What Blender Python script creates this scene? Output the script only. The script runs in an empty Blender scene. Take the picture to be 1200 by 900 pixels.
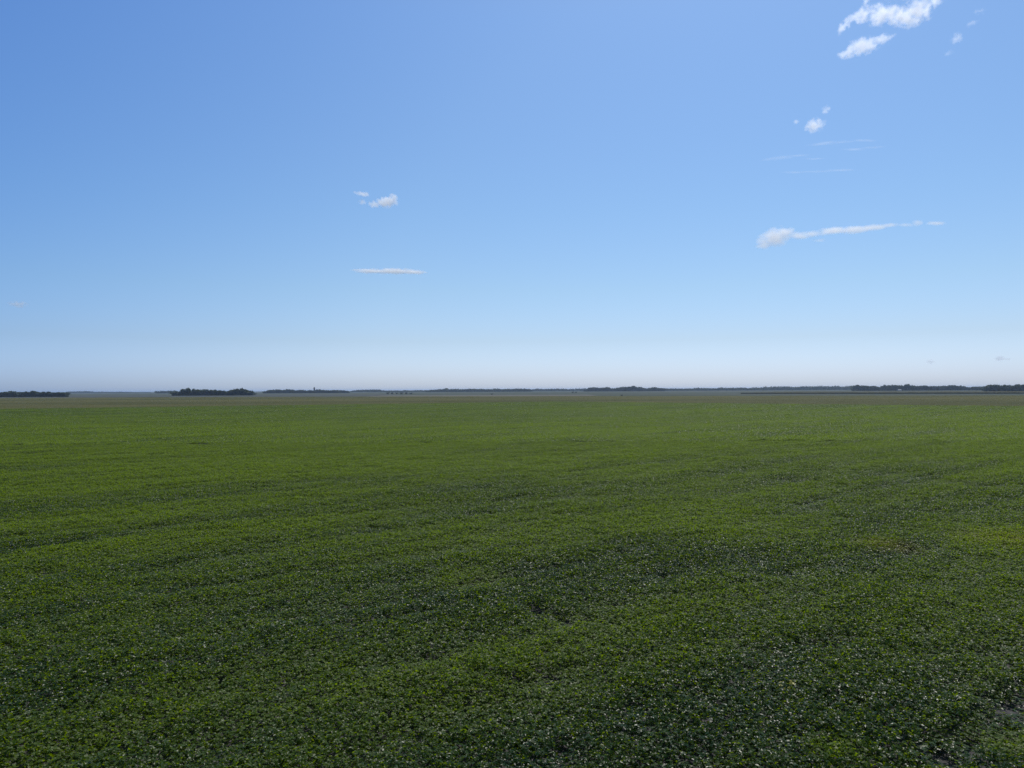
import bpy, math, random
import numpy as np
from mathutils import Matrix, Vector

rad = math.radians
sc = bpy.context.scene
rng = np.random.default_rng(7)
random.seed(7)

# ------------------------------------------------------------------ camera
F = 847.0                      # focal length in pixels of the 1200 px wide photograph
CAM_H = 10.0
PITCH = math.atan(6.6 / F)
ROLL = -0.0048
cam_data = bpy.data.cameras.new('camera')
cam = bpy.data.objects.new('camera', cam_data)
sc.collection.objects.link(cam)
cam_data.sensor_width = 36
cam_data.lens = F / 1200 * 36
cam_data.clip_start = 0.5
cam_data.clip_end = 120000
R3 = Matrix.Rotation(math.pi / 2 + PITCH, 3, 'X') @ Matrix.Rotation(ROLL, 3, 'Z')
M4 = R3.to_4x4()
M4.translation = (0, 0, CAM_H)
cam.matrix_world = M4
sc.camera = cam

# ------------------------------------------------------------------ sky and sun
SUN_EL, SUN_AZ = rad(60), rad(20)          # azimuth to the right of straight ahead
world = bpy.data.worlds.new('World')
sc.world = world
world.use_nodes = True
wn = world.node_tree
bg = wn.nodes['Background']
sky = wn.nodes.new('ShaderNodeTexSky')
sky.sky_type = 'NISHITA'
sky.sun_disc = False
sky.sun_elevation = SUN_EL
sky.sun_rotation = SUN_AZ
sky.altitude = 100
sky.air_density = 1.0
sky.dust_density = 1.0
sky.ozone_density = 4.0
bg.inputs['Strength'].default_value = 0.10
# trim of the sky's own colour towards the horizon (the model turns yellow there, the day was clear blue-lilac)
_tc = wn.nodes.new('ShaderNodeTexCoord')
_sx = wn.nodes.new('ShaderNodeSeparateXYZ')
wn.links.new(_tc.outputs['Generated'], _sx.inputs[0])
_cr = wn.nodes.new('ShaderNodeValToRGB')
SKY_TRIM = [(0.0, (0.57, 0.68, 0.98)), (0.02, (0.535, 0.63, 0.91)), (0.067, (0.475, 0.522, 0.64)), (0.136, (0.47, 0.535, 0.59)),
            (0.237, (0.455, 0.55, 0.61)), (0.46, (0.445, 0.568, 0.66)), (1.0, (0.50, 0.50, 0.46))]
_cr.color_ramp.elements[0].position = SKY_TRIM[0][0]
_cr.color_ramp.elements[0].color = (*SKY_TRIM[0][1], 1)
_cr.color_ramp.elements[1].position = SKY_TRIM[-1][0]
_cr.color_ramp.elements[1].color = (*SKY_TRIM[-1][1], 1)
for _p, _c in SKY_TRIM[1:-1]:
    _e = _cr.color_ramp.elements.new(_p)
    _e.color = (*_c, 1)
wn.links.new(_sx.outputs['Z'], _cr.inputs[0])
_mu = wn.nodes.new('ShaderNodeMix')
_mu.data_type = 'RGBA'
_mu.blend_type = 'MULTIPLY'
_mu.inputs[0].default_value = 1.0
wn.links.new(sky.outputs[0], _mu.inputs[6])
wn.links.new(_cr.outputs[0], _mu.inputs[7])
# the sky is deeper away from the sun's side
_dt = wn.nodes.new('ShaderNodeVectorMath'); _dt.operation = 'DOT_PRODUCT'
_dt.inputs[1].default_value = (math.sin(SUN_AZ), math.cos(SUN_AZ), 0)
wn.links.new(_tc.outputs['Generated'], _dt.inputs[0])
_c2 = wn.nodes.new('ShaderNodeValToRGB')
_c2.color_ramp.elements[0].position = 0.50
_c2.color_ramp.elements[0].color = (0.72, 0.84, 1.0, 1)
_c2.color_ramp.elements[1].position = 0.86
_c2.color_ramp.elements[1].color = (1, 1, 1, 1)
wn.links.new(_dt.outputs['Value'], _c2.inputs[0])
_m2 = wn.nodes.new('ShaderNodeMix'); _m2.data_type = 'RGBA'; _m2.blend_type = 'MULTIPLY'
_m2.inputs[0].default_value = 1.0
wn.links.new(_mu.outputs[2], _m2.inputs[6])
wn.links.new(_c2.outputs[0], _m2.inputs[7])
_s2 = wn.nodes.new('ShaderNodeVectorMath'); _s2.operation = 'SCALE'
_s2.inputs['Scale'].default_value = 2.0
wn.links.new(_m2.outputs[2], _s2.inputs[0])
wn.links.new(_s2.outputs[0], bg.inputs['Color'])

sun_data = bpy.data.lights.new('sun', 'SUN')
sun_data.energy = 3.6
sun_data.angle = rad(0.5)
sun_data.color = (1.0, 0.96, 0.9)
sun = bpy.data.objects.new('sun', sun_data)
sc.collection.objects.link(sun)
sdir = Vector((math.sin(SUN_AZ) * math.cos(SUN_EL), math.cos(SUN_AZ) * math.cos(SUN_EL), math.sin(SUN_EL)))
sun.rotation_euler = sdir.to_track_quat('Z', 'Y').to_euler()

vs = sc.view_settings
vs.view_transform = 'Standard'
vs.look = 'None'
vs.gamma = 1
vs.use_curve_mapping = False
vs.exposure = 0.0
cy = sc.cycles
cy.max_bounces = 20
cy.diffuse_bounces = 4
cy.transmission_bounces = 4
cy.volume_bounces = 20
cy.volume_step_rate = 0.5
cy.volume_max_steps = 256
cy.sample_clamp_indirect = 2.0
cy.use_adaptive_sampling = False
cy.adaptive_threshold = 0.02
cy.use_denoising = True
cy.denoising_prefilter = 'NONE'
cy.denoiser = 'OPENIMAGEDENOISE'


# ------------------------------------------------------------------ helpers
def at(px, py, z=0.0):
    """where the line of sight through a photograph pixel meets the level z"""
    d = R3 @ Vector(((px - 600) / F, (450 - py) / F, -1))
    t = (z - CAM_H) / d.z
    return Vector((d.x * t, d.y * t, z))


def sky_at(px, py, alt):
    d = R3 @ Vector(((px - 600) / F, (450 - py) / F, -1))
    t = (alt - CAM_H) / d.z
    return Vector((d.x * t, d.y * t, alt))


def side(px, dist):
    """ground point in the direction of photograph column px at a forward distance"""
    d = R3 @ Vector(((px - 600) / F, 0, -1))
    return Vector((d.x / d.y * dist, dist, 0))


def mesh(name, v, f, mat=None, smooth=False):
    me = bpy.data.meshes.new(name)
    me.from_pydata([tuple(map(float, q)) for q in v], [], f)
    if mat:
        me.materials.append(mat)
    if smooth:
        me.polygons.foreach_set('use_smooth', [True] * len(me.polygons))
    me.update()
    return me


def link(name, me, parent=None, loc=(0, 0, 0), kind=None, label=None, cat=None, group=None):
    o = bpy.data.objects.new(name, me)
    sc.collection.objects.link(o)
    o.location = loc
    if parent:
        o.parent = parent
    tag(o, label, cat, group, kind)
    return o


def tag(o, label=None, cat=None, group=None, kind=None):
    for k, val in (('label', label), ('category', cat), ('group', group), ('kind', kind)):
        if val:
            o[k] = val


def new_mat(name):
    m = bpy.data.materials.new(name)
    m.use_nodes = True
    return m, m.node_tree, m.node_tree.nodes['Principled BSDF']


def noise_node(nt, vec, scale, detail=3, rough=0.55):
    n = nt.nodes.new('ShaderNodeTexNoise')
    n.inputs['Scale'].default_value = scale
    n.inputs['Detail'].default_value = detail
    n.inputs['Roughness'].default_value = rough
    nt.links.new(vec, n.inputs['Vector'])
    return n.outputs['Fac']


def math_node(nt, op, a, b=None, clamp=False):
    n = nt.nodes.new('ShaderNodeMath')
    n.operation = op
    n.use_clamp = clamp
    for i, q in enumerate((a, b)):
        if q is None:
            continue
        if isinstance(q, (int, float)):
            n.inputs[i].default_value = q
        else:
            nt.links.new(q, n.inputs[i])
    return n.outputs[0]


def maprange(nt, v, a, b, c=0.0, d=1.0, smooth=False):
    n = nt.nodes.new('ShaderNodeMapRange')
    if smooth:
        n.interpolation_type = 'SMOOTHSTEP'
    nt.links.new(v, n.inputs['Value'])
    for k, q in (('From Min', a), ('From Max', b), ('To Min', c), ('To Max', d)):
        n.inputs[k].default_value = q
    return n.outputs[0]


def mix_col(nt, fac, a, b):
    n = nt.nodes.new('ShaderNodeMix')
    n.data_type = 'RGBA'
    for q, i in ((fac, 0), (a, 6), (b, 7)):
        if isinstance(q, (int, float)):
            n.inputs[i].default_value = q
        elif isinstance(q, tuple):
            n.inputs[i].default_value = (*q, 1)
        else:
            nt.links.new(q, n.inputs[i])
    return n.outputs[2]


ROW = rad(50)                                   # heading of the crop rows, right of straight ahead


def row_vector(nt, su, sw, rot=ROW):
    """world position turned so that x runs along the rows, then stretched"""
    g = nt.nodes.new('ShaderNodeNewGeometry')
    m = nt.nodes.new('ShaderNodeMapping')
    m.vector_type = 'POINT'
    m.inputs['Rotation'].default_value = (0, 0, -(math.pi / 2 - rot))
    nt.links.new(g.outputs['Position'], m.inputs['Vector'])
    s = nt.nodes.new('ShaderNodeVectorMath')
    s.operation = 'MULTIPLY'
    s.inputs[1].default_value = (su, sw, 0.0)
    nt.links.new(m.outputs[0], s.inputs[0])
    return s.outputs[0]


# ------------------------------------------------------------------ materials
def leaf_material(name, dark, light, trans, tfac=0.3, rough=0.38, streaks=True, spec=0.5, broad=(1 / 26, 1 / 3.6, 50, 1 / 110, 1 / 13, 51), spots=(), depth_tone=(), yellow=()):
    m, nt, p = new_mat(name)
    g = nt.nodes.new('ShaderNodeNewGeometry')
    oi = nt.nodes.new('ShaderNodeObjectInfo')
    r = math_node(nt, 'ADD', math_node(nt, 'MULTIPLY', g.outputs['Random Per Island'], 0.5),
                  math_node(nt, 'MULTIPLY', oi.outputs['Random'], 0.25))
    if streaks:
        a = maprange(nt, noise_node(nt, row_vector(nt, broad[0], broad[1], rad(broad[2])), 1.0, 4), 0.40, 0.60)
        b = maprange(nt, noise_node(nt, row_vector(nt, broad[3], broad[4], rad(broad[5])), 1.0, 3), 0.42, 0.59)
        s = math_node(nt, 'ADD', math_node(nt, 'MULTIPLY', a, 0.5), math_node(nt, 'MULTIPLY', b, 0.65))
        if depth_tone:
            # tone by distance: near shade painted into leaf colour, middle yellower, far darker
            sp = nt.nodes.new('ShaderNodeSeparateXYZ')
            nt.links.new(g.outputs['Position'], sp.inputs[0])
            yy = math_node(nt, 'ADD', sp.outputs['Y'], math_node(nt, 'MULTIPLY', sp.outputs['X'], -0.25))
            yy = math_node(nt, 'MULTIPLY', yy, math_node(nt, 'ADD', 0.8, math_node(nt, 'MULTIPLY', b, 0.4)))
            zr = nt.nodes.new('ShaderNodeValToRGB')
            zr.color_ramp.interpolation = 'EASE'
            for k, (zy, zv) in enumerate(depth_tone):
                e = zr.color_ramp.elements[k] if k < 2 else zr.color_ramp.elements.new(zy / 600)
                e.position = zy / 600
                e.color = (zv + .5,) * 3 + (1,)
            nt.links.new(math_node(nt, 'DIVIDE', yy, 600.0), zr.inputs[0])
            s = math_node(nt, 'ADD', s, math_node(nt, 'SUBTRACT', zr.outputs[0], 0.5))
        for (sx, sy, sr_) in spots:
            vd = nt.nodes.new('ShaderNodeVectorMath'); vd.operation = 'DISTANCE'
            vd.inputs[1].default_value = (sx, sy, 0.5)
            nt.links.new(g.outputs['Position'], vd.inputs[0])
            s = math_node(nt, 'ADD', s, maprange(nt, vd.outputs['Value'], 0, sr_, 1.3, 0))
        fac = math_node(nt, 'ADD', math_node(nt, 'MULTIPLY', r, 0.45), math_node(nt, 'MULTIPLY', s, 0.85), True)
        hg = maprange(nt, s, 0.2, 0.75, rough - 0.02, rough + 0.12)
        nt.links.new(hg, p.inputs['Roughness'])
    else:
        fac = r
        p.inputs['Roughness'].default_value = rough
    col = mix_col(nt, fac, dark, light)
    for (sx, sy, sr_) in yellow:                # sickly yellow patch
        vd = nt.nodes.new('ShaderNodeVectorMath'); vd.operation = 'DISTANCE'
        vd.inputs[1].default_value = (sx, sy, 0.5)
        nt.links.new(g.outputs['Position'], vd.inputs[0])
        col = mix_col(nt, maprange(nt, vd.outputs['Value'], 0, sr_, 0.75, 0), col, (0.27, 0.23, 0.01))
    nt.links.new(col, p.inputs['Base Color'])
    p.inputs['Specular IOR Level'].default_value = spec
    tr = nt.nodes.new('ShaderNodeBsdfTranslucent')
    tc = mix_col(nt, fac, tuple(q * 0.55 for q in trans), trans)
    nt.links.new(tc, tr.inputs['Color'])
    mx = nt.nodes.new('ShaderNodeMixShader')
    mx.inputs[0].default_value = tfac
    out = nt.nodes['Material Output']
    nt.links.new(p.outputs[0], mx.inputs[1])
    nt.links.new(tr.outputs[0], mx.inputs[2])
    nt.links.new(mx.outputs[0], out.inputs['Surface'])
    return m


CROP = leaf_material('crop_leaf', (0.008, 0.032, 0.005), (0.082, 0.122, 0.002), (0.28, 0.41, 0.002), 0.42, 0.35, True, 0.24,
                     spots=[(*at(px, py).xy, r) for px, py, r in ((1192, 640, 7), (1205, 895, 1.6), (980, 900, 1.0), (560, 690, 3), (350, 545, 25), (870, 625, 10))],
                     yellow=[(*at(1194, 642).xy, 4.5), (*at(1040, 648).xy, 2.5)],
                     depth_tone=((14, -0.42), (30, -0.30), (52, -0.02), (75, .22), (150, .26), (220, -.02), (320, -.26), (590, -.34)))
YELLOW = leaf_material('yellow_leaf', (0.28, 0.25, 0.03), (0.42, 0.38, 0.05), (0.45, 0.42, 0.04), 0.3, 0.5, False)
STEM, _nt, _p = new_mat('green_stem')
_p.inputs['Base Color'].default_value = (0.05, 0.07, 0.025, 1)
_p.inputs['Roughness'].default_value = 0.7
TREE = leaf_material('tree_leaf', (0.022, 0.042, 0.016), (0.055, 0.085, 0.024), (0.06, 0.10, 0.014), 0.25, 0.6, False, 0.3)
DARKTREE = leaf_material('conifer_needles', (0.012, 0.02, 0.012), (0.02, 0.035, 0.018), (0.02, 0.03, 0.01), 0.1, 0.7, False, 0.2)
BARK, _nt, _p = new_mat('bark')
_nf = noise_node(_nt, row_vector(_nt, 3, 3), 1, 4)
_nt.links.new(mix_col(_nt, _nf, (0.04, 0.03, 0.022), (0.11, 0.09, 0.07)), _p.inputs['Base Color'])
_p.inputs['Roughness'].default_value = 0.9


def soil_material(name, a, b, fine=6.0, su=1 / 9, sw=1 / 2.5, rot=ROW, rough=0.9):
    m, nt, p = new_mat(name)
    f1 = noise_node(nt, row_vector(nt, su, sw, rot), 1.0, 5)
    f2 = noise_node(nt, row_vector(nt, 1, 1), fine, 4, 0.65)
    f = math_node(nt, 'ADD', math_node(nt, 'MULTIPLY', f1, 0.6), math_node(nt, 'MULTIPLY', f2, 0.4))
    nt.links.new(mix_col(nt, maprange(nt, f, 0.36, 0.64), a, b), p.inputs['Base Color'])
    p.inputs['Roughness'].default_value = rough
    p.inputs['Specular IOR Level'].default_value = 0.2
    bm = nt.nodes.new('ShaderNodeBump')
    bm.inputs['Strength'].default_value = 0.6
    bm.inputs['Distance'].default_value = 0.04
    nt.links.new(f2, bm.inputs['Height'])
    nt.links.new(bm.outputs[0], p.inputs['Normal'])
    return m


SOIL = soil_material('bare_soil', (0.03, 0.028, 0.028), (0.085, 0.082, 0.085))

# ------------------------------------------------------------------ ground and far fields
# the big sheet: distant farmland, plots of differing tone lying across the view
m, nt, p = new_mat('farmland')
v1 = row_vector(nt, 1 / 1400, 1 / 420, rad(88))
vo = nt.nodes.new('ShaderNodeTexVoronoi')
vo.inputs['Scale'].default_value = 1.0
nt.links.new(v1, vo.inputs['Vector'])
sep = nt.nodes.new('ShaderNodeSeparateColor')
nt.links.new(vo.outputs['Color'], sep.inputs[0])
c1 = mix_col(nt, sep.outputs[0], (0.035, 0.055, 0.025), (0.075, 0.07, 0.045))
c2 = mix_col(nt, maprange(nt, noise_node(nt, row_vector(nt, 1 / 300, 1 / 60, rad(80)), 1, 4), 0.35, 0.65), (0.03, 0.045, 0.022), (0.075, 0.072, 0.05))
nt.links.new(mix_col(nt, 0.45, c1, c2), p.inputs['Base Color'])
p.inputs['Roughness'].default_value = 0.95
p.inputs['Specular IOR Level'].default_value = 0.1
G = 20000
link('ground', mesh('ground', [(-G, -G, 0), (G, -G, 0), (G, G, 0), (-G, G, 0)], [(0, 1, 2, 3)], m), kind='structure')

# the near crop field, a polygon in plan
CANOPY = 0.62
FA, FC, FB = at(0, 478.9, CANOPY), at(648, 470.4, CANOPY), at(1200, 475.6, CANOPY)
dl = (FA - FC).normalized(); dr = (FB - FC).normalized()
poly = [FC + dl * 900, FC, FC + dr * 900, Vector((500, -60, 0)), Vector((-560, -60, 0))]
link('soil_under_crop', mesh('soil', [(q.x, q.y, 0.004) for q in poly], [(4, 3, 2, 1, 0)], SOIL), kind='structure')


def in_field(x, y, pad=0.0):
    ok = np.ones_like(x, bool)
    for a, b in ((poly[0], poly[1]), (poly[1], poly[2])):
        ex, ey = b.x - a.x, b.y - a.y
        L = math.hypot(ex, ey)
        s = ((x - a.x) * ey - (y - a.y) * ex) / L
        ok &= s > pad
    return ok


def sheet(name, pix, z, mat):
    pts = [at(x, y, 0) for x, y in pix]
    o = link(name, mesh(name, [(q.x, q.y, z) for q in pts], [tuple(range(len(pts)))], mat), kind='structure')
    if o.data.polygons[0].normal.z < 0:
        o.data.flip_normals()
    return o


OLIVE = soil_material('ripening_field', (0.055, 0.06, 0.025), (0.11, 0.095, 0.045), 0.05, 1 / 260, 1 / 18, rad(78))
GREENF = soil_material('green_field', (0.025, 0.045, 0.016), (0.045, 0.06, 0.025), 0.05, 1 / 200, 1 / 30, rad(86))
TANF = soil_material('stubble_field', (0.07, 0.065, 0.045), (0.11, 0.095, 0.065), 0.05, 1 / 200, 1 / 20, rad(100))
GREYF = soil_material('grey_green_field', (0.03, 0.035, 0.024), (0.055, 0.055, 0.04), 0.05, 1 / 300, 1 / 40, rad(86))
sheet('ripening_field', [(-260, 481.3), (648, 470.9), (1460, 479), (1460, 463.3), (900, 464.2), (500, 464.8), (200, 465.6), (-260, 468.2)], 0.008, OLIVE)
sheet('green_field', [(-260, 469.6), (330, 466.6), (330, 464.9), (-260, 467.6)], 0.012, GREENF)
sheet('green_strip', [(560, 467.6), (900, 467.2), (900, 466.4), (620, 466.6)], 0.012, GREENF)
sheet('stubble_field', [(-120, 480.2), (250, 476.7), (250, 476.1), (-120, 479.2)], 0.012, TANF)
sheet('grey_field', [(-260, 467.6), (420, 464.6), (470, 462.4), (-260, 464.6)], 0.016, GREYF)
sheet('far_stubble', [(430, 465.0), (700, 463.8), (690, 462.4), (440, 463.4)], 0.016, TANF)

# field of tall corn whose near edge stands in its own shade
CORN, nt, p = new_mat('corn')
f = noise_node(nt, row_vector(nt, 1 / 6, 1 / 3), 1.0, 5)
nt.links.new(mix_col(nt, f, (0.035, 0.05, 0.02), (0.12, 0.10, 0.07)), p.inputs['Base Color'])
p.inputs['Specular IOR Level'].default_value = 0.0
p.inputs['Roughness'].default_value = 0.9


def slab(name, a, b, depth, h, mat, nseg=260, rows=8, jit=0.25):
    """low mass of standing plants along a-b, reaching back from it, ragged edge and top"""
    d = (b - a); L = d.length; d = d / L
    n = Vector((-d.y, d.x, 0))
    if n.y < 0:
        n = -n
    v, fa = [], []
    for i in range(nseg + 1):
        q = a + d * (L * i / nseg)
        v.append((q.x + random.uniform(-.2, .2), q.y + random.uniform(-.3, .3), 0))
        for j in range(rows):
            w = q + n * (depth * (j / (rows - 1)) ** 2 + random.uniform(-.3, .3))
            v.append((w.x, w.y, h * (0.9 if j == 0 else 1) + random.uniform(-jit, jit)))
        e = q + n * (depth + 0.5)
        v.append((e.x, e.y, 0))
    k = rows + 2
    for i in range(nseg):
        for j in range(k - 1):
            fa.append((i * k + j, (i + 1) * k + j, (i + 1) * k + j + 1, i * k + j + 1))
    return mesh(name, v, fa, mat)


link('corn_field', slab('corn', at(868, 461.5), at(1330, 461.3), 360, 2.0, CORN), kind='stuff',
     label='dark edged field of tall corn in front of the tree line at right', cat='crop')
# ------------------------------------------------------------------ smooth random fields in numpy
_tab = rng.random((256, 256))


def vnoise(u, w):
    iu, iw = np.floor(u).astype(int), np.floor(w).astype(int)
    fu, fw = u - iu, w - iw
    fu, fw = fu * fu * (3 - 2 * fu), fw * fw * (3 - 2 * fw)
    g = lambda i, j: _tab[i % 256, j % 256]
    return (g(iu, iw) * (1 - fu) + g(iu + 1, iw) * fu) * (1 - fw) + (g(iu, iw + 1) * (1 - fu) + g(iu + 1, iw + 1) * fu) * fw


def fnoise(u, w, o=3):
    s, a, t = 0, 1, 0
    for i in range(o):
        s = s + a * vnoise(u * 2 ** i + 17.3 * i, w * 2 ** i + 5.1 * i)
        t += a; a *= 0.55
    return s / t


cr, sr = math.sin(ROW), math.cos(ROW)      # row direction as (x, y)


def uw(x, y):
    return x * cr + y * sr, -x * sr + y * cr


# ------------------------------------------------------------------ crop plants
def leaf_shape(L, W, fold, droop, lod):
    """leaflet along +x, blade in xy, folded up along the midrib"""
    if lod:
        v = [(0, 0, 0), (L * .45, W / 2, fold * W * .4), (L, 0, -droop * L), (L * .45, -W / 2, fold * W * .4)]
        return np.array(v), [(0, 1, 2), (0, 2, 3)]
    v = [(0, 0, 0), (L * .3, W * .46, fold * W * .45), (L * .3, 0, 0.01 * L), (L * .3, -W * .46, fold * W * .45),
         (L * .7, W * .34, fold * W * .3 - droop * L * .35), (L * .7, 0, -droop * L * .45), (L * .7, -W * .34, fold * W * .3 - droop * L * .35),
         (L, 0, -droop * L)]
    f = [(0, 2, 1), (0, 3, 2), (1, 2, 5, 4), (2, 3, 6, 5), (4, 5, 7), (5, 6, 7)]
    return np.array(v), f


def eul(yaw, pit, roll):
    return np.array((Matrix.Rotation(yaw, 3, 'Z') @ Matrix.Rotation(pit, 3, 'Y') @ Matrix.Rotation(roll, 3, 'X')))


def add_plant(V, Fc, ox, oy, rs, n_tri=17, lod=False, size=1.0, top=0.62):
    """trifoliate leaves on slanting stalks round a stem, most of them near the top"""
    for k in range(n_tri):
        h = top * (1 - 0.55 * rs.random() ** 1.7)
        az = rs.random() * 2 * math.pi
        rr = 0.05 + 0.23 * math.sqrt(rs.random()) * (1.15 - 0.3 * h / top)
        cx, cy_, cz = ox + rr * math.cos(az), oy + rr * math.sin(az), h - rr * 0.25
        if lod:
            angs = (0,)
        else:
            angs = (0, 1.35, -1.35)
        pit = rs.normal(0.06, 0.34); rol = rs.normal(0, 0.31)
        for a in angs:
            L = (0.108 if not lod else 0.17) * size * rs.uniform(.75, 1.2); W = L * (0.62 if not lod else 0.9)
            v, f = leaf_shape(L, W, rs.uniform(0.0, .3), rs.uniform(0, .3), lod)
            v = v @ eul(az + a + rs.normal(0, .3), pit + rs.normal(0, .15), rol + rs.normal(0, .2)).T + (cx, cy_, cz)
            b = len(V); V.extend(v.tolist()); Fc.extend([tuple(q + b for q in g) for g in f])


def add_stem(V, Fc, x, y, h, r=0.005):
    b = len(V)
    for z in (0, h):
        for k in range(3):
            a = k * 2.094
            V.append((x + r * math.cos(a), y + r * math.sin(a), z))
    Fc.extend([(b + k, b + (k + 1) % 3, b + 3 + (k + 1) % 3, b + 3 + k) for k in range(3)])


plants = bpy.data.collections.new('crop_plant_kinds')       # sources only, never linked to the scene
for i in range(12):
    rs = np.random.default_rng(100 + i)
    V, Fc = [], []
    add_plant(V, Fc, 0, 0, rs, 20 + i % 3)
    nleaf = len(Fc)
    add_stem(V, Fc, 0, 0, 0.5)
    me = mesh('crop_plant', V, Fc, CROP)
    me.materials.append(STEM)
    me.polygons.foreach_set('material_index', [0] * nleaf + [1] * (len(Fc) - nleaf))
    plants.objects.link(bpy.data.objects.new('plant_kind_%02d' % i, me))

PS = 4.5
patches = bpy.data.collections.new('crop_patch_kinds')
for i in range(8):
    rs = np.random.default_rng(300 + i)
    V, Fc = [], []
    for a in range(12):
        for b in range(16):
            x = (a + .5 + rs.normal(0, .3)) * PS / 12 - PS / 2
            y = (b + .5 + rs.normal(0, .3)) * PS / 16 - PS / 2
            add_plant(V, Fc, x, y, rs, 15, True, 1.0, 0.62 * rs.uniform(.8, 1.12))
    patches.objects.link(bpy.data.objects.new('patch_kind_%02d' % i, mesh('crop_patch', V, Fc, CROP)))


ripe_patches = bpy.data.collections.new('ripening_patch_kinds')
RIPE = leaf_material('ripening_leaf', (0.095, 0.12, 0.04), (0.23, 0.21, 0.10), (0.22, 0.22, 0.07), 0.35, 0.55, True, 0.1, (1 / 260, 1 / 22, 84, 1 / 700, 1 / 110, 86))
for i, o in enumerate(list(patches.objects)[:5]):
    me = o.data.copy(); me.materials.clear(); me.materials.append(RIPE)
    ripe_patches.objects.link(bpy.data.objects.new('ripe_kind_%02d' % i, me))


def scatter_object(name, pts, rot, scl, idx, coll, **kw):
    me = bpy.data.meshes.new(name)
    n = len(pts)
    me.vertices.add(n)
    me.vertices.foreach_set('co', np.asarray(pts, np.float32).ravel())
    for nm, ty, data in (('turn', 'FLOAT_VECTOR', rot), ('size', 'FLOAT_VECTOR', scl)):
        a = me.attributes.new(nm, ty, 'POINT'); a.data.foreach_set('vector', np.asarray(data, np.float32).ravel())
    a = me.attributes.new('pick', 'INT', 'POINT'); a.data.foreach_set('value', np.asarray(idx, np.int32))
    o = link(name, me, **kw)
    ng = bpy.data.node_groups.new(name, 'GeometryNodeTree')
    ng.interface.new_socket('Geometry', in_out='INPUT', socket_type='NodeSocketGeometry')
    ng.interface.new_socket('Geometry', in_out='OUTPUT', socket_type='NodeSocketGeometry')
    N = ng.nodes
    gi, go = N.new('NodeGroupInput'), N.new('NodeGroupOutput')
    ci = N.new('GeometryNodeCollectionInfo')
    ci.inputs['Collection'].default_value = coll
    ci.inputs['Separate Children'].default_value = True
    ci.inputs['Reset Children'].default_value = True
    ip = N.new('GeometryNodeInstanceOnPoints')
    ip.inputs['Pick Instance'].default_value = True

    def attr(nm, ty):
        q = N.new('GeometryNodeInputNamedAttribute'); q.data_type = ty; q.inputs['Name'].default_value = nm
        return [s for s in q.outputs if s.enabled][0]
    m2p = N.new('GeometryNodeMeshToPoints')
    ng.links.new(gi.outputs[0], m2p.inputs[0])
    ng.links.new(m2p.outputs[0], ip.inputs['Points'])
    ng.links.new(ci.outputs[0], ip.inputs['Instance'])
    ng.links.new(attr('pick', 'INT'), ip.inputs['Instance Index'])
    e = N.new('FunctionNodeEulerToRotation')
    ng.links.new(attr('turn', 'FLOAT_VECTOR'), e.inputs[0])
    ng.links.new(e.outputs[0], ip.inputs['Rotation'])
    ng.links.new(attr('size', 'FLOAT_VECTOR'), ip.inputs['Scale'])
    ng.links.new(ip.outputs[0], go.inputs[0])
    md = o.modifiers.new('scatter', 'NODES')
    md.node_group = ng
    return o


NEAR = 130.0
# plants in drilled rows 0.38 m apart
us = np.arange(-140, 210, 0.25)
ws = np.arange(-160, 160, 0.38)
U, W = np.meshgrid(us, ws)
U = U.ravel() + rng.normal(0, .09, U.size)
W = W.ravel() + rng.normal(0, .07, W.size)
X, Y = U * cr - W * sr, U * sr + W * cr
keep = (Y > 9) & (Y < NEAR) & (np.abs(X) < 0.735 * Y + 7)
X, Y = X[keep], Y[keep]
u, w = uw(X, Y)
hn = fnoise(u / 5.0 + 40, w / 2.2 + 9, 3)                 # lush and stunted streaks along the rows
fine = fnoise(u / 1.1 + 3, w / 0.8 + 71, 2)
hgt = 1.0 + 0.75 * (hn - 0.5) + 0.40 * (fine - .5)
drop = np.clip((0.30 - hn) * 5, 0, 1) * 0.6 + np.clip((0.24 - fine) * 8, 0, .85)
# longer gaps that run with the rows: (pixel from, pixel to, half width m, strength, fill)
gaps = [((1085, 905), (1215, 812), 0.36, 0.97, 0.50), ((150, 712), (300, 684), 0.35, .9, .35), ((300, 684), (560, 640), 0.3, .8, .25),
        ((380, 744), (500, 722), 0.3, .8, .4), ((610, 726), (640, 718), 0.5, .9, .6), ((620, 808), (700, 790), 0.35, .9, .4),
        ((800, 705), (980, 665), 0.3, .7, .35), ((930, 594), (1060, 568), 0.4, .8, .4), ((540, 690), (760, 645), .3, .6, .3),
        ((60, 640), (240, 612), .4, .7, .3), ((0, 765), (120, 740), .3, .7, .35), ((860, 792), (1010, 742), .3, .6, .35)]
for (a, b, hw, st, fl) in gaps:
    A, B = at(*a, 0.25), at(*b, 0.25)
    ua, wa = uw(A.x, A.y); ub, wb = uw(B.x, B.y)
    t = np.clip((u - ua) / (ub - ua), -0.05, 1.05)
    inside = (t > 0) & (t < 1)
    wc = wa + (wb - wa) * t + 0.12 * np.sin(u * 1.3)
    nn = vnoise(u / 0.9 + wa, w * 0 + 3.3)
    drop = np.maximum(drop, np.where(inside & (np.abs(w - wc) < hw) & (nn < fl + 0.12), st, 0))
    near_gap = inside & (np.abs(w - wc) < hw * 2.2)
    hgt = np.where(near_gap, hgt * (0.66 if st == 0.97 else 0.84), hgt)
keep = rng.random(X.size) > drop
X, Y, hgt = X[keep], Y[keep], hgt[keep]
n = X.size
print('near plants', n)
rot = np.stack([rng.normal(0, .10, n), rng.normal(0, .10, n), rng.random(n) * 6.283], 1)
wid = rng.uniform(.78, 1.12, n)
scl = np.stack([wid, wid, np.clip(hgt * rng.uniform(.88, 1.12, n), .45, 1.35)], 1)
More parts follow.
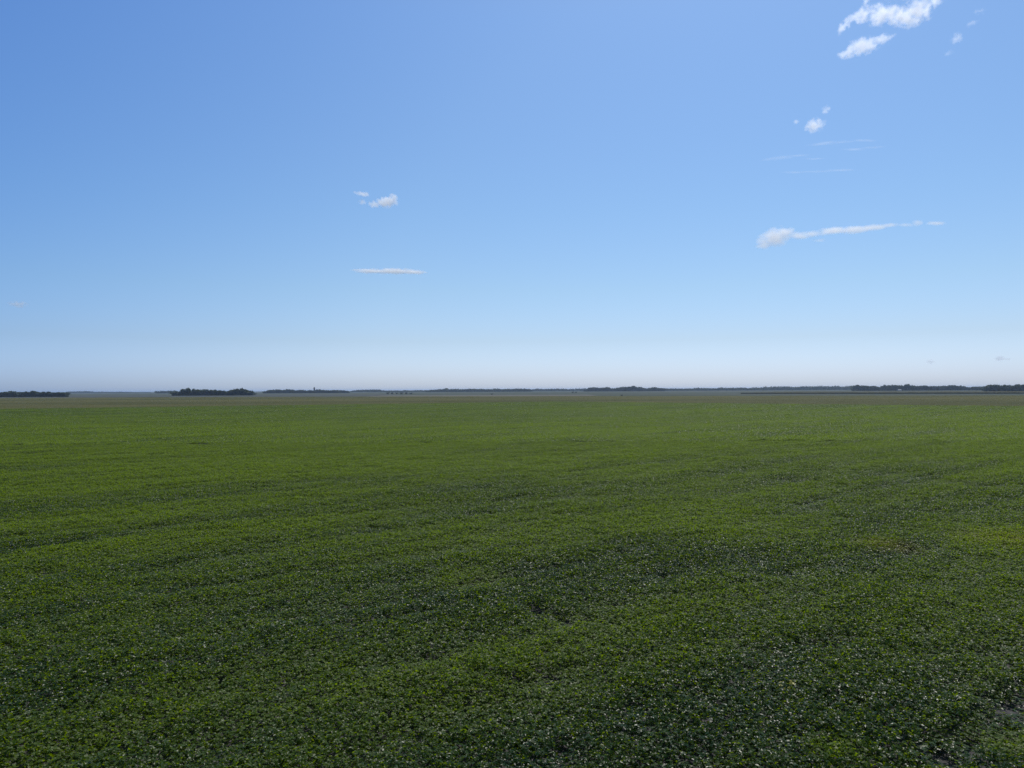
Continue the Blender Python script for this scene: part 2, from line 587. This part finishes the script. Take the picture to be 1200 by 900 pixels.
scatter_object('crop_plants', np.stack([X, Y, np.zeros(n)], 1), rot, scl, rng.integers(0, 12, n), plants, kind='stuff',
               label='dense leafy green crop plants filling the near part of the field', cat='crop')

# the rest of the field in patches of standing plants
gu = np.arange(-700, 900, PS * 0.98)
U, W = np.meshgrid(gu, gu)
U = U.ravel() + rng.normal(0, .3, U.size); W = W.ravel() + rng.normal(0, .3, W.size)
X, Y = U * cr - W * sr, U * sr + W * cr
keep = (Y > NEAR + PS * .4) & (np.abs(X) < 0.735 * Y + 12) & in_field(X, Y, 2.5)
X, Y = X[keep], Y[keep]
# fill the seam just past the near plants
n = X.size
print('patches', n)
u, w = uw(X, Y)
z = 0.92 + 0.45 * (fnoise(u / 14 + 4, w / 6 + 8) - .5) + rng.normal(0, .03, n)
rot = np.stack([np.zeros(n), np.zeros(n), (math.pi / 2 - ROW) + math.pi * rng.integers(0, 2, n) + rng.normal(0, .03, n)], 1)
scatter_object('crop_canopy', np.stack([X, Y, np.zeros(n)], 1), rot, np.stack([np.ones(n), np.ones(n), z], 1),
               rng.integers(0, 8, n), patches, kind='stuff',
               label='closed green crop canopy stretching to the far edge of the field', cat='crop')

# the ripening crop beyond the green field
gu = np.arange(-1500, 2100, PS * 1.0)
U, W = np.meshgrid(gu, gu)
U = U.ravel() + rng.normal(0, .3, U.size); W = W.ravel() + rng.normal(0, .3, W.size)
X, Y = U * cr - W * sr, U * sr + W * cr
far_edge = [at(q, r) for q, r in ((-260, 468.2), (200, 465.6), (500, 464.8), (900, 464.2), (1460, 463.3))]
keep = (Y > 330) & (np.abs(X) < 0.735 * Y + 15) & ~in_field(X, Y, -3.5) & (Y < np.interp(X, [q.x for q in far_edge], [q.y for q in far_edge]))
X, Y = X[keep], Y[keep]
n = X.size
print('ripening patches', n)
u, w = uw(X, Y)
z = 0.62 + 0.5 * (fnoise(u / 60 + 4, w / 12 + 8) - .5)
rot = np.stack([np.zeros(n), np.zeros(n), (math.pi / 2 - ROW) + math.pi * rng.integers(0, 2, n)], 1)
scatter_object('ripening_canopy', np.stack([X, Y, np.full(n, .008)], 1), rot, np.stack([np.ones(n), np.ones(n), z], 1),
               rng.integers(0, 5, n), ripe_patches, kind='stuff',
               label='olive brown band of ripening crop beyond the green field', cat='crop')

# two yellowed plants among the green ones
for (px, py, s, lab) in ((921, 802, 1.0, 'yellow leaved plant among the green crop near the lower right'),):
    rs = np.random.default_rng(int(px))
    q = at(px, py, .6)
    root = link('yellow_plant', None, loc=(q.x, q.y, 0), label=lab, cat='plant')
    V, Fc = [], []
    add_plant(V, Fc, 0, 0, rs, int(8 * s), False, 1.0, 0.72)
    link('leaves', mesh('leaves', V, Fc, YELLOW), root)
    V, Fc = [], []
    add_stem(V, Fc, 0, 0, 0.66, 0.006)
    link('stem', mesh('stem', V, Fc, STEM), root)


# ------------------------------------------------------------------ trees
def crown_geo(rs, V, Fc, ox, oy, oz, w, h, n=420, fs=0.75, conical=False):
    """leaf clumps through a crown of unequal lobes, nearly down to the ground"""
    lobes = [(rs.normal(0, .20) * w, rs.normal(0, .20) * w, rs.uniform(.25, .78) * h, rs.uniform(.22, .36)) for _ in range(9)]
    lobes += [(0, 0, .5 * h, .36), (0, 0, .3 * h, .40), (w * .06, 0, .14 * h, .36), (-w * .06, 0, .1 * h, .36), (0, w * .06, .14 * h, .36)]
    for k in range(n):
        if conical:
            t = rs.random() ** 1.2
            r = (1 - t) ** .6 * w * .5 * math.sqrt(rs.random())
            a = rs.random() * 6.283
            c = np.array((r * math.cos(a), r * math.sin(a), (0.04 + .96 * t) * h))
        else:
            lx, ly, lz, lr = lobes[rs.integers(len(lobes))]
            d = rs.normal(0, 1, 3); d /= np.linalg.norm(d)
            rad_ = rs.random() ** .4
            c = np.array((lx, ly, lz)) + d * rad_ * (lr * w, lr * w, lr * h * .75)
            c[2] = min(max(c[2], .03 * h), h)
        s = fs * rs.uniform(.6, 1.3)
        m3 = eul(rs.random() * 6.28, rs.normal(0, .7), rs.normal(0, .7))
        q = np.array([(-s, -s * .7, 0), (s * .9, -s * .5, s * .2), (s * .7, s * .8, 0), (-s * .8, s * .6, s * .25)]) @ m3.T + c + (ox, oy, oz)
        b = len(V); V.extend(q.tolist()); Fc.append((b, b + 1, b + 2, b + 3))


def trunk_geo(rs, h, r):
    V, Fc = [], []

    def limb(a, b, ra, rb):
        d = (b - a).normalized(); x = d.orthogonal().normalized(); y = d.cross(x)
        k0 = len(V)
        for c, r_ in ((a, ra), (b, rb)):
            for k in range(7):
                t = k * 2 * math.pi / 7
                V.append(tuple(c + x * r_ * math.cos(t) + y * r_ * math.sin(t)))
        Fc.extend([(k0 + k, k0 + (k + 1) % 7, k0 + 7 + (k + 1) % 7, k0 + 7 + k) for k in range(7)])
    limb(Vector((0, 0, 0)), Vector((0, 0, h * .45)), r, r * .75)
    limb(Vector((0, 0, h * .45)), Vector((rs.normal(0, .4), rs.normal(0, .4), h * .85)), r * .75, r * .25)
    for k in range(5):
        a = k * 1.26 + rs.random()
        z = h * rs.uniform(.3, .5)
        limb(Vector((0, 0, z)), Vector((h * .22 * math.cos(a), h * .22 * math.sin(a), z + h * .22)), r * .5, r * .15)
    return V, Fc


TH, TW = 15.0, 12.0
kinds = []
for i in range(8):
    rs = np.random.default_rng(500 + i)
    V, Fc = [], []
    crown_geo(rs, V, Fc, 0, 0, 0, TW, TH, 1000, 0.8)
    zmax = max(q[2] for q in V)
    V = [(a, b, c * TH / zmax) for a, b, c in V]
    tv, tf = trunk_geo(rs, TH, .32)
    kinds.append((mesh('crown', V, Fc, TREE), mesh('trunk', tv, tf, BARK)))
_used = {}


def tree(loc, h, w, label, group, name='leafy_tree', k=None):
    k = random.randrange(len(kinds)) if k is None else k
    root = link(name, None, loc=loc, label=label, cat='tree', group=group)
    root.rotation_euler.z = random.uniform(0, 6.28)
    root.scale = (w / TW, w / TW, h / TH)
    link('crown', kinds[k][0], root)
    link('trunk', kinds[k][1], root)
    return root


def grove(profile, base_y, dist, label, group, step, depth=14, rows=2, name='leafy_tree', specials=()):
    """profile: (photo x, photo y of the tree tops); trees at their real distance"""
    xs = [q[0] for q in profile]; ys = [q[1] for q in profile]
    hor = lambda x: 456.62 - 0.0048 * (x - 600)
    cnt = 0
    for r in range(rows):
        x = xs[0] + (step * dist * 0 + random.uniform(.1, .5))
        while x < xs[-1]:
            D = dist + r * depth + random.uniform(-4, 4)
            top = np.interp(x, xs, ys)
            H = CAM_H + (hor(x) - top) * D / F
            H *= random.uniform(.92, 1.14) if r == 0 else random.uniform(.86, 1.05)
            stp = step * F / D
            edge = min(x - xs[0], xs[-1] - x) < stp * .6
            p = side(x, D)
            lab = label
            for (sx, sl) in specials:
                if r == 0 and abs(x - sx) < stp * .5:
                    lab = sl
            if lab is not label:
                specials = tuple(q for q in specials if q[1] != lab)
            tree(p, max(H, 3.5) * (.92 if edge else 1), step * random.uniform(1.25, 1.7), lab, group if lab is label else None, name)
            cnt += 1
            x += stp * random.uniform(.75, 1.2)
    print(group, cnt)


grove([(-26, 459.6), (0, 459.6), (3, 459.0), (13, 458.2), (20, 458.8), (30, 458.9), (38, 458.3), (41, 458.0), (44, 459.2), (50, 459.8), (53, 458.2), (55, 457.3),
       (57, 458.8), (62, 459.7), (67, 459.4), (71, 458.4), (74, 459.4), (77, 460.1), (79.4, 461)], 465.4, 1411,
      'dark leafy tree in the belt of trees at the left edge', 'trees of the belt at the left edge', 9.0,
      specials=((55, 'tallest treetop of the belt at the left edge, near its right end'), (78.5, 'rightmost tree of the belt at the left edge')))
grove([(204.5, 458.8), (207, 458.2), (212, 457.4), (216, 455.4), (221, 454.8), (226, 455.8), (229, 457.4), (234, 456.6), (241, 455.6), (246, 456.6), (252, 457),
       (257, 456.6), (262, 457.6), (267, 457.3), (269, 457.9), (275, 456.4), (281, 455.2), (286, 455.3), (290, 457), (294, 458.4), (297.5, 459.4)], 463.8, 1598,
      'dark leafy tree in the separate rounded grove left of centre', 'trees of the grove left of centre', 9.5, rows=2,
      specials=((221, 'tall crowned tree on the left hump of the separate grove'), (283, 'broad round tree forming the right hump of the separate grove'),
                (205.5, 'leftmost low tree of the separate grove'), (296.5, 'low tree at the right end of the separate grove')))
grove([(310, 457.9), (316, 457), (325, 456.2), (329, 457), (336, 456.2), (345, 456.9), (355, 456.8), (366, 457.4), (374, 456.0), (377, 457), (388, 457.2), (398, 456.9),
       (405, 457.2), (408.5, 458.8)], 461.1, 2823,
      'dark tree in the even belt with one spire, left of the six bushes', 'trees of the even belt left of centre', 11, rows=2, depth=20,
      specials=((408, 'tree at the right end of the even belt with the spire'),))
grove([(685, 457.3), (690, 454.2), (694, 453.2), (698, 453.9), (706, 454.6), (710, 453.3), (714, 453.8), (718, 455), (725, 453.9), (730, 453), (738, 453), (742, 452.4),
       (748, 453.6), (754, 454), (757, 455.2), (764, 453.9), (772, 454.1), (780, 455.1)], 458.7, 3257,
      'dark tree in the raised clump just right of centre', 'trees of the clump right of centre', 13, rows=2, depth=24)
grove([(1000, 451.5), (1005, 451), (1010, 452), (1017, 451.6), (1024, 451.8), (1028, 453.2), (1032, 453), (1037, 451.2), (1044, 450.7), (1052, 450.4), (1056, 451.8), (1061, 450.8),
       (1064, 450.4), (1069, 451.6), (1076, 452), (1081, 451.3), (1088, 452.4), (1095, 452.6), (1100, 452.3), (1108, 451.8), (1116, 451.2), (1128, 451.8), (1133, 453.4),
       (1140, 453.3), (1146, 452.8), (1154, 452.4), (1157, 451)], 457.9, 2491,
      'tree in the long hazy belt behind the corn at right', 'trees of the long belt at right', 11, rows=2, depth=20,
      specials=((1064, 'tallest tree of the long hazy belt at right'),))
grove([(1156, 452), (1160, 450.4), (1166, 450.4), (1170, 451.4), (1178, 451), (1188, 451.3), (1197, 450.2), (1212, 450.4), (1240, 451)], 458.5, 1764,
      'darker, nearer tree in the group at the right edge', 'trees at the right edge', 9.5, rows=2)

# the spire above the even belt and its low neighbour
rs = np.random.default_rng(9)
V, Fc = [], []
crown_geo(rs, V, Fc, 0, 0, 0, 7.5, 23.0, 900, .8, conical=True)
V = [(a, b, c) for a, b, c in V]
spire = link('spire_tree', None, loc=side(368.3, 2850), label='tall narrow dark tree rising like a spire above the even belt', cat='tree')
# widest near its top third, as the photograph shows it
def bulge(c): return 1.0 + 0.9 * max(0.0, min(1.0, (c - 13) / 6))
link('crown', mesh('crown', [(a * bulge(c), b * bulge(c), c) for a, b, c in V], Fc, DARKTREE), spire)
tv, tf = trunk_geo(rs, 20, .4)
link('trunk', mesh('trunk', tv, tf, BARK), spire)

# six bushes in a row in front of the far trees
rs = np.random.default_rng(21)
V, Fc = [], []
crown_geo(rs, V, Fc, 0, 0, 0, 8.5, 4.6, 360, .42)
bush_me = mesh('foliage', V, Fc, DARKTREE)
tv, tf = trunk_geo(rs, 3.2, .12)
bstem = mesh('stem', tv, tf, BARK)
ordl = ['leftmost', 'second from the left', 'third from the left', 'fourth from the left', 'fifth from the left', 'rightmost']
for i, px in enumerate((454.3, 459.6, 465, 470.6, 476, 481.5)):
    q = at(px, 461.75)
    b = link('round_bush', None, loc=q, label=ordl[i] + ' of six small dark bushes in a row on the pale field', cat='bush', group='six bushes in a row')
    b.rotation_euler.z = i * 1.1
    b.scale = (random.uniform(.85, 1.1),) * 2 + (random.uniform(.85, 1.1),)
    link('foliage', bush_me, b); link('stem', bstem, b)
for px, py, s, lab in ((576.3, 462.4, .55, 'lone tiny dark bush in front of the long flat belt in the middle'),
                       (671, 460.3, .8, 'left one of two low bushes beside the clump right of centre'),
                       (675, 460.2, .75, 'right one of two low bushes beside the clump right of centre'),
                       (728.5, 463.9, .42, 'small solitary bush in the field below the clump right of centre')):
    b = link('low_bush', None, loc=at(px, py), label=lab, cat='bush')
    b.scale = (s, s, s)
    link('foliage', bush_me, b); link('stem', bstem, b)


# far woods that read as one dark blue mass each
def wood(profile, dist, label, step=11, rows=2):
    rs = np.random.default_rng(int(profile[0][0]) + 1000)
    xs = [q[0] for q in profile]; ys = [q[1] for q in profile]
    V, Fc = [], []
    for r in range(rows):
        x = xs[0]
        while x < xs[-1]:
            D = dist + r * 25
            top = np.interp(x, xs, ys)
            H = max(4.0, (CAM_H + (456.62 - 0.0048 * (x - 600) - top) * D / F)) * rs.uniform(.90, 1.14)
            p = side(x, D)
            crown_geo(rs, V, Fc, p.x, p.y, 0, step * rs.uniform(1.3, 1.9), H, 170, 1.5)
            x += step * F / D * rs.uniform(.7, 1.2)
    link('distant_wood', mesh('wood', V, Fc, TREE), kind='stuff', label=label, cat='wood')


wood([(79, 458.9), (97, 458.3), (107, 458.6), (112, 459.3), (118, 459), (130, 459.2), (142, 459), (152, 459.3), (158, 459.8), (176, 459.9)], 5600,
     'thin blue line of far woods right of the left belt')
wood([(183.5, 458), (190, 457.6), (197, 458), (203, 457.2), (207, 457.6)], 3700, 'short far wood touching the left side of the separate grove')
wood([(412, 458.2), (415, 457.2), (422, 456.6), (435, 456.4), (444, 456.3), (447, 457.4), (452, 457.6), (463, 457.4), (468, 457.8), (474, 457), (480, 457.7), (486, 457.2), (500, 457.2), (510, 457)], 4200,
     'pale far wood behind the six bushes')
wood([(500, 457.3), (505, 457), (512, 456.4), (518, 455.8), (523, 455.0), (526, 455.8), (540, 455.9), (560, 455.6), (575, 455.9), (583, 455.2), (590, 455.7), (610, 455.2), (620, 455.8), (622, 457)], 3529,
     'long flat dark belt in the middle of the horizon', 11, 3)
wood([(622, 456.2), (630, 455.4), (645, 455.6), (655, 455.2), (665, 455.8), (680, 455.2), (690, 455)], 4500, 'pale blue wood between the flat belt and the raised clump')
wood([(778, 454.8), (783, 455.4), (790, 455.2), (800, 455.4), (812, 455), (818, 454.4), (825, 454.9), (840, 454.6), (846, 454), (855, 454.4), (868, 454.1), (880, 454.5), (884, 453.6), (890, 453.9), (898, 452.9), (902, 453.6), (905, 452.6),
      (925, 452.6), (930, 453.4), (934, 453.2), (938, 452.6), (950, 452.2), (953, 452.8), (962, 452), (975, 452.2), (982, 452), (988, 453), (991, 452.2), (1002, 451.6)], 3850,
     'long blue far wood right of the raised clump', 12, 3)

# pale farm shed in front of the long belt
SHEDW, nt, p = new_mat('shed_wall'); p.inputs['Base Color'].default_value = (0.2, 0.19, 0.19, 1)
SHEDR, nt, p = new_mat('shed_roof'); p.inputs['Base Color'].default_value = (0.26, 0.25, 0.25, 1); p.inputs['Roughness'].default_value = .45
SHEDD, nt, p = new_mat('shed_door'); p.inputs['Base Color'].default_value = (0.08, 0.08, 0.09, 1)
sh = link('farm_shed', None, loc=side(1054, 2430), label='small pale farm shed in front of the long belt at right', cat='shed')
a, b, h, r = 5, 4, 2.8, 4.4
link('wall', mesh('wall', [(-a, -b, 0), (a, -b, 0), (a, b, 0), (-a, b, 0), (-a, -b, h), (a, -b, h), (a, b, h), (-a, b, h), (-a, 0, r - .1), (a, 0, r - .1)],
                  [(0, 1, 5, 4), (2, 3, 7, 6), (1, 2, 6, 9, 5), (3, 0, 4, 8, 7)], SHEDW), sh)
link('roof', mesh('roof', [(-a - .4, -b - .5, h - .25), (a + .4, -b - .5, h - .25), (a + .4, 0, r), (-a - .4, 0, r), (a + .4, b + .5, h - .25), (-a - .4, b + .5, h - .25)],
                  [(0, 1, 2, 3), (3, 2, 4, 5)], SHEDR), sh)
link('door', mesh('door', [(-1.6, -b - .05, 0), (1.6, -b - .05, 0), (1.6, -b - .05, 2.7), (-1.6, -b - .05, 2.7)], [(0, 1, 2, 3)], SHEDD), sh)


# ------------------------------------------------------------------ clouds: real volumes high over the plain
def cloud(lobes, alt, label, dens=0.02, thick=1.0, nscale=1.0, erode=1.0, thickness=None, stretch=(1, 1, 1), name='cloud'):
    """lobes: (px, py, half width px, half height px, tilt deg, weight). one volume per cloud."""
    cx = sum(q[0] for q in lobes) / len(lobes); cyp = sum(q[1] for q in lobes) / len(lobes)
    C = sky_at(cx, cyp, alt)
    view = (C - Vector((0, 0, CAM_H))); D = view.length; view = view / D
    right = view.cross(Vector((0, 0, 1))).normalized(); up = Vector((0, 0, 1))
    def onto(px, py):
        # line of sight through the pixel meets the upright plane through the cloud's middle
        d = R3 @ Vector(((px - 600) / F, (450 - py) / F, -1))
        nrm = Vector((view.x, view.y, 0)).normalized()
        t = C.dot(nrm) / d.dot(nrm)
        P = Vector((0, 0, CAM_H)) + d * t
        return (P - C).dot(right), P.z - C.z
    L = []
    for (px, py, hw, hh, tilt, wt) in lobes:
        t = rad(tilt)
        x, z = onto(px, py)
        ax, az = onto(px + hw * math.cos(t), py - hw * math.sin(t))
        bx, bz = onto(px - hh * math.sin(t), py - hh * math.cos(t))
        L.append((x, z, math.hypot(ax - x, az - z), math.hypot(bx - x, bz - z), math.atan2(az - z, ax - x), wt))
    ext = lambda i, s: s * max(s * (q[0] if i == 0 else q[1]) + 1.25 * max(abs(q[2] * math.cos(q[4])) + abs(q[3] * math.sin(q[4])) if i == 0 else abs(q[3] * math.cos(q[4])) + abs(q[2] * math.sin(q[4])), 0) for q in L)
    x0, x1, z0, z1 = ext(0, -1), ext(0, 1), ext(1, -1), ext(1, 1)
    dp = thickness or max(q[3] for q in L) * 0.85
    Y_ = dp * 1.15
    v = [(x, y, z) for z in (z0, z1) for y in (-Y_, Y_) for x in (x0, x1)]
    m = bpy.data.materials.new('cloud_vapour'); m.use_nodes = True
    nt = m.node_tree; nt.nodes.clear()
    out = nt.nodes.new('ShaderNodeOutputMaterial')
    pv = nt.nodes.new('ShaderNodeVolumePrincipled')
    pv.inputs['Color'].default_value = (1, 1, 1, 1)
    pv.inputs['Anisotropy'].default_value = 0.62
    nt.links.new(pv.outputs[0], out.inputs['Volume'])
    tc = nt.nodes.new('ShaderNodeTexCoord')
    pos = tc.outputs['Object']
    hs = max(q[3] for q in L)
    mp = nt.nodes.new('ShaderNodeVectorMath'); mp.operation = 'MULTIPLY'
    mp.inputs[1].default_value = tuple(nscale * s / hs for s in stretch)
    nt.links.new(pos, mp.inputs[0])
    ad = nt.nodes.new('ShaderNodeVectorMath'); ad.operation = 'ADD'
    ad.inputs[1].default_value = (cx * .37, cyp * .11, cx * .05)
    nt.links.new(mp.outputs[0], ad.inputs[0])
    nz = noise_node(nt, ad.outputs[0], 1.6, 7, 0.62)
    total = None
    for (x, z, a, b, t, wt) in L:
        mn = nt.nodes.new('ShaderNodeMapping'); mn.vector_type = 'TEXTURE'
        mn.inputs['Location'].default_value = (x, 0, z)
        mn.inputs['Rotation'].default_value = (0, -t, 0)
        mn.inputs['Scale'].default_value = (a, min(dp, max(a * .5, b)), b)
        nt.links.new(pos, mn.inputs['Vector'])
        ln = nt.nodes.new('ShaderNodeVectorMath'); ln.operation = 'LENGTH'
        nt.links.new(mn.outputs[0], ln.inputs[0])
        e = math_node(nt, 'MULTIPLY', maprange(nt, ln.outputs['Value'], 0.0, 1.2, 1.0, 0.0), wt)
        total = e if total is None else math_node(nt, 'MAXIMUM', total, e)
    s = math_node(nt, 'ADD', total, math_node(nt, 'MULTIPLY', math_node(nt, 'SUBTRACT', nz, 0.5), 2.0 * erode))
    s = maprange(nt, s, 0.30, 1.0, 0, 1)
    s = math_node(nt, 'MULTIPLY', s, maprange(nt, total, 0.02, 0.25, 0, 1))
    nt.links.new(math_node(nt, 'MULTIPLY', s, dens * 3.8), pv.inputs['Density'])
    me = mesh('cloud', v, [(2, 3, 1, 0), (5, 7, 6, 4), (1, 5, 4, 0), (6, 7, 3, 2), (4, 6, 2, 0), (3, 7, 5, 1)], m)
    o = link(name, me, loc=C, label=label, cat='cloud')
    o.rotation_euler.z = math.atan2(right.y, right.x)
    return o


cloud([(992, 28, 17, 6, 48, 1.0), (1010, 18, 20, 9, 30, 1.0), (1035, 17, 26, 13, 5, 1.05), (1058, 20, 24, 14, -8, 1.1), (1076, 12, 26, 16, 30, 1.0), (1016, 2, 12, 5, 60, .9),
       (1034, 8, 7, 5, 40, .9), (1098, -6, 22, 12, 30, 1.0), (1060, -14, 40, 12, 8, .9)],
      1300, 'largest cloud, ragged and cut off by the top edge at upper right', .012, nscale=1.3, erode=1.5)
cloud([(1012, 54, 24, 11, 14, 1.25), (993, 63, 15, 6, 15, 1.15), (1034, 46, 15, 7, 12, 1.1), (1044, 43, 10, 3, 15, .85)], 1300, 'oval white cloud just below the largest cloud', .011, nscale=1.2, erode=1.2)
cloud([(1121, 45, 9, 7, 20, 1.05), (1139, 27, 10, 5, 20, .7), (1148, 14, 9, 5, 0, .62), (1112, 62, 12, 4, 20, .6)], 1300, 'small broken cloud right of the oval cloud', .008)
cloud([(955, 147, 14, 9, 25, 1.15), (968, 129, 6, 6, 0, .85), (933, 143, 6, 4, 0, .66)], 1300, 'small compact cloud high above the long tailed cloud', .011)
cloud([(908, 278, 23, 12, 10, 1.3), (896, 285, 13, 8, 5, 1.15), (918, 272, 14, 8, 0, 1.15), (934, 276, 15, 5, -5, 1.1), (952, 273, 18, 5.0, 8, 1.1), (976, 270.5, 24, 4.8, 4, 1.15), (1000, 269, 24, 5, 5, 1.2),
       (1024, 266.5, 22, 4.4, 5, 1.15), (1042, 264, 14, 3.2, 3, 1.1), (1061, 263.5, 12, 3.0, 0, 1.0), (1076, 261, 9, 5.0, 0, 1.15), (1097, 261.5, 15, 2.8, 0, 1.0), (958, 282, 12, 3, 0, .7)],
      1300, 'white cloud with a round head and a long thin tail', .007, stretch=(.6, 1, 1), erode=.9)
cloud([(453, 237, 15, 7.5, 5, 1.25), (440, 239, 10, 5, 0, 1.0), (424, 227, 11, 3.5, -8, .95), (425, 237, 7, 4, 0, .95), (461, 231, 7, 5, 0, .9)], 1300,
      'small puffy cloud above the flat streak left of centre', .016, erode=1.0)
cloud([(434, 317.5, 26, 3.4, -1, 1.15), (462, 317.8, 30, 4.2, 0, 1.25), (484, 318.6, 18, 3.4, -3, 1.15)], 1500, 'thin flat streak of cloud left of centre', .018, stretch=(.35, 1, 1), erode=.85)
cloud([(966, 168, 30, 3.0, 5, .95), (985, 166.5, 26, 2.6, 4, .9), (1012, 164.5, 22, 2.6, 0, .85), (1001, 175, 22, 2.2, 0, .85), (1022, 173, 22, 2.6, 3, .8), (915, 185, 36, 3, 6, .85), (935, 182.5, 24, 2.6, 3, .85),
       (953, 186, 20, 2, 0, .8), (985, 199.5, 34, 2.4, 2, .85), (955, 201, 30, 2, 1, .8), (928, 202, 22, 2.2, 0, .75)],
      2400, 'faint wispy streaks between the compact cloud and the tailed cloud', .0028, stretch=(.12, 1, .7), erode=.7, name='wispy_cloud')
cloud([(21, 356.5, 14, 4.5, -4, .95)], 1500, 'tiny faint cloud at the left edge', .006, stretch=(.6, 1, 1))
cloud([(1090, 424, 7, 3.6, 0, 1.1)], 1300, 'left one of two tiny clouds low above the horizon at right', .0014)
cloud([(1172, 420, 8, 4, 0, 1.15), (1180, 420.6, 6, 2.0, 0, .95)], 1300, 'right one of two tiny clouds low above the horizon at right', .002)

# ------------------------------------------------------------------ the air over the plain
HZ, nt, p = new_mat('hazy_air')
nt.nodes.remove(p)
pv = nt.nodes.new('ShaderNodeVolumePrincipled')
pv.inputs['Color'].default_value = (0.62, 0.77, 1.0, 1)
pv.inputs['Density'].default_value = 5.8e-5
pv.inputs['Anisotropy'].default_value = 0.35
nt.links.new(pv.outputs[0], nt.nodes['Material Output'].inputs['Volume'])
B, Z0, Z1 = G + 50, -1.0, 30.0
v = [(x, y, z) for z in (Z0, Z1) for y in (-B, B) for x in (-B, B)]
link('haze', mesh('haze', v, [(0, 2, 3, 1), (4, 5, 7, 6), (0, 1, 5, 4), (2, 6, 7, 3), (0, 4, 6, 2), (1, 3, 7, 5)], HZ), kind='stuff')
